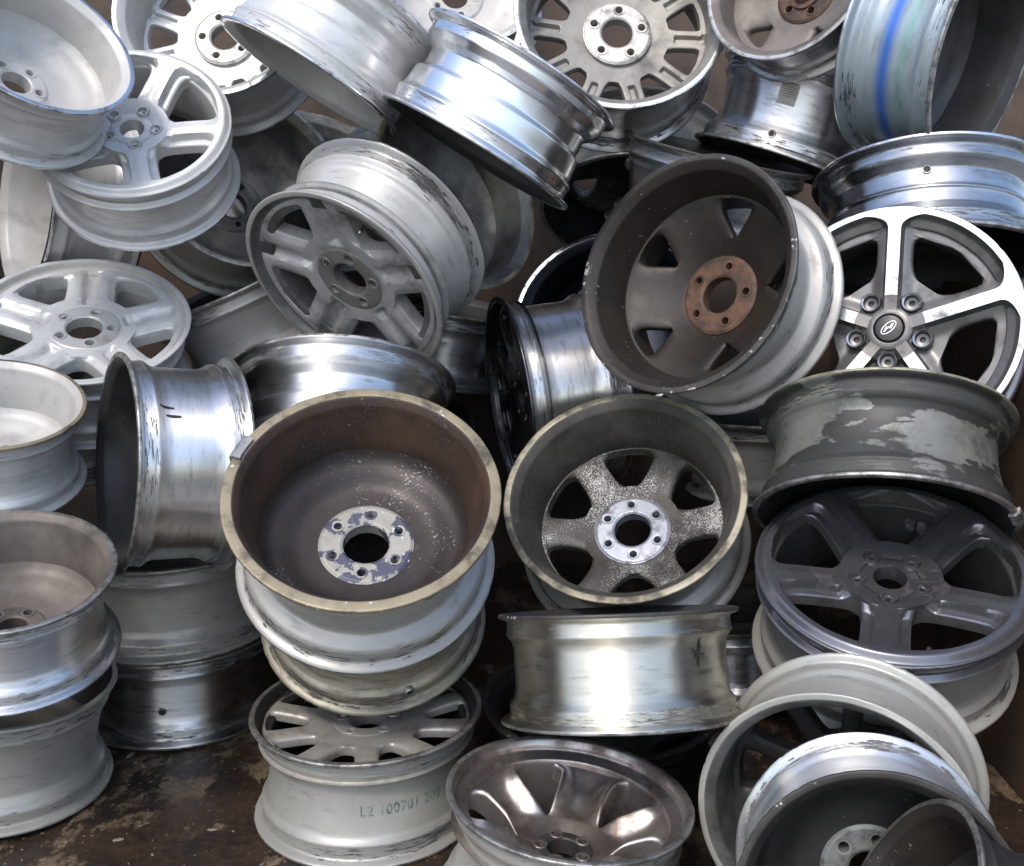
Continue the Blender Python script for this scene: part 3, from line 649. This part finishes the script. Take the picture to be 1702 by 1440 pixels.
        disc = grid_disc('spoke_disc', rh-.004, r1, N, [(cen, win0)], zf, .030, cr, mf, [fm, fm], root, breaks=(.36*R, .62*R, min(.84*R, wx)), nt=21, nr=12, bev=.008, bevd=.009, edges=(True, False))
        disc.rotation_euler[2] = a0
        build_hub(root, zf(rh)+.004, rb, rh+.004, lugs, (rb+rh+.004)/2, M['hub_dark'], a0=a0, seatm=M['bronze'])
    if kw.get('cap'):
        lathe('hub_cap', [(.0001, .012), (.018, .011), (.024, .006), (.026, .0), (.036, -.002), (.037, -.01)], [M['hub_rust']], root, seg=40, loc=(0, 0, z1-.012))

def build_extras(d, root, rim, mw):
    kw, Wd, R = d['kw'], d['w'], d['R']
    if 'hole' in kw:
        th, s = px_barrel(mw, kw['hole'], rim, Wd); r = rim.outer(s)
        ax = Vector((math.cos(th), math.sin(th), 0))
        q = ax.to_track_quat('Z', 'Y').to_matrix().to_4x4()
        mt = Matrix.Translation(ax*(r+.001) + Vector((0, 0, Wd/2-s))) @ q
        tube_part('valve_hole', [(.0001, .0012), (.0060, .0012), (.0068, .0034), (.0082, .0036), (.0094, .0018), (.0094, -.006)], [M['lip'], M['rubber']], root, mt, seg=22, zones=[1, 1, 0, 0, 0])
    if 'stem' in kw:
        th_p = px_local(mw, d['n'], kw['stem'], Wd/2-.03); th = math.atan2(th_p.y, th_p.x)
        r = rim.inner(.05)-.012
        mt = Matrix.Translation((r*math.cos(th), r*math.sin(th), Wd/2-.055)) @ Matrix.Rotation(th, 4, 'Z') @ Matrix.Rotation(-.25, 4, 'Y')
        tube_part('valve_stem', [(.0075, -.004), (.0075, .004), (.0045, .007), (.0042, .026), (.0048, .027), (.0048, .036), (.0038, .039), (.0001, .0395)], [M['brass'], M['rubber']], root, mt, seg=18, zones=[1, 1, 0, 0, 0, 0, 0])
    if 'weights' in kw:
        for i, uv in enumerate(kw['weights']):
            p = px_local(mw, d['n'], uv, Wd/2-.062); th = math.atan2(p.y, p.x); r = rim.inner(.062)-.004
            V_, F_ = [], []
            bm = bmesh.new(); bmesh.ops.create_cube(bm, size=1)
            for v in bm.verts: v.co = Vector((v.co.x*.009, v.co.y*(.019 if i < 2 else .03), v.co.z*.028))
            bmesh.ops.bevel(bm, geom=bm.edges[:], offset=.003, segments=2, affect='EDGES')
            if i == 2:
                for v in bm.verts: v.co += Vector((RND.uniform(-.003, .003), RND.uniform(-.002, .002), RND.uniform(-.003, .003)))
            me = bpy.data.meshes.new('balance_weight'); bm.to_mesh(me); bm.free(); me.materials.append(M['lead'])
            o = bpy.data.objects.new('balance_weight', me); COL.objects.link(o); o.parent = root
            o.matrix_local = Matrix.Translation((r*math.cos(th), r*math.sin(th), Wd/2-.062)) @ Matrix.Rotation(th, 4, 'Z')
    if 'clip' in kw:
        p = px_local(mw, d['n'], kw['clip'], Wd/2); th = math.atan2(p.y, p.x)
        V_, F_ = [], []
        n_ = 10; half = .026/R
        sec = [(R-.016, .002), (R-.016, .0065), (R-.004, .0075), (R+.0045, .003), (R+.0045, -.010), (R+.0012, -.010)]
        for i in range(n_+1):
            a = th - half + 2*half*i/n_
            for r, z in sec: V_.append((r*math.cos(a), r*math.sin(a), Wd/2+z))
        k = len(sec)
        for i in range(n_):
            for j in range(k): F_.append((i*k+j, i*k+(j+1) % k, (i+1)*k+(j+1) % k, (i+1)*k+j))
        F_.append(tuple(range(k))); F_.append(tuple(range(n_*k, n_*k+k)))
        finish('balance_weight', V_, F_, [M['lead']], None, root, weld=0)
    if 'dashes' in kw:
        for uv in kw['dashes']:
            th, s = px_barrel(mw, uv, rim, Wd)
            decal('marker_dash', [[(.001, .014), (0, 0), (-.0005, -.014)]], rim, Wd, th, s, M['ink_black'], root, width=.0032)
    if 'orange' in kw:
        th, s = px_barrel(mw, kw['orange'], rim, Wd)
        decal('marker_cross', [[(-.009, -.001), (0, .001), (.009, 0)], [(0, -.009), (.0008, 0), (-.0006, .009)], [(-.005, -.005), (.005, .005)]], rim, Wd, th, s, M['ink_orange'], root, width=.003)
    if 'star' in kw:
        th, s = px_barrel(mw, kw['star'], rim, Wd)
        decal('marker_star', [[(.001, .024), (.003, .004), (-.001, -.022)], [(-.014, .006), (.0, 0), (.015, -.004)], [(-.010, -.008), (.002, 0), (.008, .012)]], rim, Wd, th, s, M['ink_black'], root, width=.0022)
    if 'scrawl' in kw:
        th, s = px_barrel(mw, kw['scrawl'], rim, Wd)
        six = [(.020*math.cos(t)*(.45+.55*min(1, t/4.5)), .017*math.sin(t)*(.45+.55*min(1, t/4.5))) for t in [i*.35 for i in range(24)]]
        sw = [(.045+.03*math.cos(t), .02*math.sin(t)) for t in [-1.2+i*.25 for i in range(12)]]
        decal('marker_scrawl', [six, sw, [(-.04, .012), (-.034, -.006), (-.028, .010), (-.022, -.010)]], rim, Wd, th, s, M['ink_black'], root, width=.0007)
    if 'sticker' in kw:
        th, s = px_barrel(mw, kw['sticker'], rim, Wd)
        V_, F_ = [], []; nx, ny = 8, 6
        for i in range(nx+1):
            for j in range(ny+1):
                x = -.022+.044*i/nx; y = -.024+.048*j/ny
                if j == ny and i in (0, nx): y -= .006
                r = rim.outer(s+y)+.0006; a = th + x/r
                V_.append((r*math.cos(a), r*math.sin(a), Wd/2-s-y))
        for i in range(nx):
            for j in range(ny): F_.append((i*(ny+1)+j, i*(ny+1)+j+1, (i+1)*(ny+1)+j+1, (i+1)*(ny+1)+j))
        st = finish('paper_label', V_, F_, [M['paper']], None, root, weld=0)
        lines = [[(-.018, .006-.005*k), (0, .006-.005*k), (.018, .006-.005*k)] for k in range(5)]
        decal('printed_line', lines, rim, Wd, th, s, M['ink_black'], st, width=.0005, lift=.0011)
    if 'text' in kw:
        uv, txt = kw['text']
        th, s = px_barrel(mw, uv, rim, Wd)
        cu = bpy.data.curves.new('stamp', 'FONT'); cu.body = txt; cu.size = .027; cu.space_character = 1.12; cu.offset = .0002
        tmp = bpy.data.objects.new('stamp', cu); COL.objects.link(tmp)
        dg = C.evaluated_depsgraph_get(); me = bpy.data.meshes.new_from_object(tmp.evaluated_get(dg))
        bpy.data.objects.remove(tmp); bm = bmesh.new(); bm.from_mesh(me)
        bmesh.ops.triangulate(bm, faces=bm.faces)
        for _ in range(2):
            long = [e for e in bm.edges if e.calc_length() > .006]
            if long: bmesh.ops.subdivide_edges(bm, edges=long, cuts=1); bmesh.ops.triangulate(bm, faces=bm.faces)
        for v in bm.verts:
            ss = s - v.co.y; r = rim.outer(ss)+.0008; a = th + v.co.x*.88/r
            v.co = Vector((r*math.cos(a), r*math.sin(a), Wd/2-ss))
        bm.to_mesh(me); bm.free(); me.materials.clear(); me.materials.append(M['ink_green'])
        o = bpy.data.objects.new('stamped_digits', me); COL.objects.link(o); o.parent = root

def build_wheel(d):
    rnd = random.Random(d['name'])
    root = bpy.data.objects.new('alloy_wheel', None); COL.objects.link(root)
    root.empty_display_size = .05
    n = d['n']; x = Vector((1, 0, 0)); x = (x - n*x.dot(n)).normalized(); y = n.cross(x)
    mw = Matrix((x, y, n)).transposed().to_4x4(); mw.translation = d['c']
    root.matrix_world = mw
    root['label'] = d['label']; root['category'] = 'wheel'; root['group'] = 'scrap wheels heaped in the bin'
    flip = d['flip'] if d['flip'] is not None else (d['side'] == 'F')
    rim = make_rim(root, d['R'], d['w'], d['prof'], flip, [M[k] for k in d['mats']], d['lipw'], rnd, d['R']/.225, (d['dd'] or (.125 if d['side'] == 'B' else .022))*(d['w']/.2)/(d['R']/.225))
    build_disc(d, root, rim, mw)
    build_extras(d, root, rim, mw)
    return root

# ------------------------------------------------------------------ setting
def box(name, x0, x1, y0, y1, z0, z1, mat, bev=.004):
    bm = bmesh.new(); bmesh.ops.create_cube(bm, size=1)
    for v in bm.verts: v.co = Vector(((x0+x1)/2+v.co.x*(x1-x0), (y0+y1)/2+v.co.y*(y1-y0), (z0+z1)/2+v.co.z*(z1-z0)))
    if bev: bmesh.ops.bevel(bm, geom=bm.edges[:], offset=bev, segments=2, affect='EDGES')
    me = bpy.data.meshes.new(name); bm.to_mesh(me); bm.free(); me.materials.append(mat)
    o = bpy.data.objects.new(name, me); COL.objects.link(o); return o

def mat_floor():
    m, t = new_mat('worn_bed_floor'); obj, P = start(t)
    n1 = t.noise(obj, 3.2, 9, .68); n2 = t.noise(obj, 9, 8, .7); n3 = t.noise(obj, 13, 6, .7, mult=(1.5, .8, 1)); n4 = t.noise(obj, 150, 3, .6)
    n5 = t.noise(obj, 48, 6, .75); col = t.mix(t.ramp(t.math('ADD', t.math('MULTIPLY', n2, .5), t.math('MULTIPLY', n5, .5)), .38, .62), (.046, .028, .019), (.013, .0095, .008))
    k = t.ramp(t.math('ADD', t.math('MULTIPLY', n1, .62), t.math('MULTIPLY', n3, .42)), .535, .575)
    k2 = t.math('MULTIPLY', k, t.ramp(n2, .36, .56))
    col = t.mix(t.math('MULTIPLY', k2, .85), col, t.mix(t.ramp(n4, .4, .6), (.21, .155, .10), (.13, .095, .06)))
    sp = t.ramp(t.noise(obj, 70, 2, .5), .70, .73); col = t.mix(t.math('MULTIPLY', sp, .7), col, (.34, .30, .25))
    bs = t.n('BsdfPrincipled'); t.set(bs.inputs['Base Color'], col); t.set(bs.inputs['Roughness'], t.mixf(n2, .18, .62))
    bp = t.n('Bump'); bp.inputs['Strength'].default_value = .45; bp.inputs['Distance'].default_value = .003
    t.set(bp.inputs['Height'], t.math('ADD', n2, t.math('ADD', t.math('MULTIPLY', n4, .25), t.math('MULTIPLY', k2, .3)))); t.set(bs.inputs['Normal'], bp.outputs[0])
    o = t.n('OutputMaterial'); t.set(o.inputs[0], bs.outputs[0]); return m
def mat_wall():
    m, t = new_mat('rusted_bin_wall'); obj, P = start(t)
    n1 = t.noise(obj, 5, 8, .65); n2 = t.noise(obj, 1.0, 6, .7, mult=(50, 12, 5))
    col = t.mix(t.ramp(n1, .35, .65), (.085, .052, .034), (.034, .025, .019))
    col = t.mix(t.math('MULTIPLY', t.ramp(n2, .52, .64), .7), col, (.062, .042, .028))
    bs = t.n('BsdfPrincipled'); t.set(bs.inputs['Base Color'], col); t.set(bs.inputs['Roughness'], t.mixf(n1, .45, .8))
    bp = t.n('Bump'); bp.inputs['Strength'].default_value = .5; bp.inputs['Distance'].default_value = .004
    t.set(bp.inputs['Height'], t.math('ADD', n1, n2)); t.set(bs.inputs['Normal'], bp.outputs[0])
    o = t.n('OutputMaterial'); t.set(o.inputs[0], bs.outputs[0]); return m
def mat_ground():
    m, t = new_mat('yard_concrete'); obj, P = start(t)
    n1 = t.noise(obj, 1.5, 9, .65); n2 = t.noise(obj, 25, 6, .7)
    col = t.mix(t.ramp(n1, .35, .65), (.26, .25, .235), (.17, .162, .15)); col = t.mix(t.math('MULTIPLY', t.ramp(n2, .55, .7), .5), col, (.11, .10, .09))
    bs = t.n('BsdfPrincipled'); t.set(bs.inputs['Base Color'], col); bs.inputs['Roughness'].default_value = .85
    o = t.n('OutputMaterial'); t.set(o.inputs[0], bs.outputs[0]); return m
MW = mat_wall()
XR, XL, YB, YF = 1.03, -1.85, 3.30, .88
g = box('ground', -400, 400, -400, 400, -.62, -.60, mat_ground(), bev=0); g['kind'] = 'structure'
fl = box('floor', XL, XR, YF, YB, -.06, 0, mat_floor()); fl['kind'] = 'structure'
def panel(name, label, *dims, ribs=()):
    root = bpy.data.objects.new(name, None); COL.objects.link(root); root.location = (0, 0, 0)
    root['label'] = label; root['category'] = 'wall'
    o = box('steel_sheet', *dims, MW); o.parent = root
    for r in ribs: q = box('stiffening_rib', *r, MW); q.parent = root
panel('bin_wall', 'rusty brown steel bin wall along the right edge, beside the wheels', XR, XR+.05, YF, YB, -.06, .95,
      ribs=[(XR+.05, XR+.11, y, y+.07, -.06, .94) for y in (1.5, 2.0, 2.5, 2.95)] + [(XR-.012, XR+.062, YF, YB, .95, 1.0)])
panel('bin_wall', 'rusty brown steel bin wall behind the heap of wheels', XL-.05, 1.95, YB, YB+.05, -.06, 2.15,
      ribs=[(x, x+.07, YB+.05, YB+.11, -.06, 1.7) for x in (-1.5, -.9, -.3, .3, .9)])
panel('bin_wall', 'rusty brown steel bin wall left of the heap, outside the picture', XL-.05, XL, YF, YB, -.06, 2.15,
      ribs=[(XL-.11, XL-.05, y, y+.07, -.06, 1.7) for y in (1.5, 2.0, 2.5)])

# grit, rust flakes and paint chips lying on the bed floor
rg = random.Random(11); V_, F_, mi_ = [], [], []
for i in range(900):
    x, y = (rg.uniform(-.95, .9), rg.uniform(1.25, 2.3)); sz = rg.choice((.0012, .0015, .002, .002, .003, .005)); k = rg.randint(4, 6); b = len(V_); a0 = rg.random()*6; mat_ = rg.choice((0, 0, 0, 0, 1, 1, 2))
    el_ = rg.uniform(1, 3.2) if mat_ else rg.uniform(1, 1.6); h_ = sz*rg.uniform(.25, .6)
    for z_, m_ in ((.0002, 1.0), (h_, .7)):
        for j in range(k):
            a = 2*PI*j/k; px, py = sz*m_*el_*math.cos(a)*rg.uniform(.7, 1.1), sz*m_*math.sin(a)*rg.uniform(.7, 1.1)
            V_.append((x+px*math.cos(a0)-py*math.sin(a0), y+px*math.sin(a0)+py*math.cos(a0), z_))
    F_.append(tuple(range(b+k, b+2*k))); mi_.append(mat_)
    for j in range(k): F_.append((b+j, b+(j+1) % k, b+k+(j+1) % k, b+k+j)); mi_.append(mat_)
gr = finish('grit', V_, F_, [metal('rust_grit', (.06, .038, .026), (.025, .018, .014), 0, .6), metal('paint_chip', (.20, .19, .17), (.10, .09, .08), 0, .5), M['lead']], mi_, None, weld=0)
gr['kind'] = 'stuff'
for d in WH: build_wheel(d)
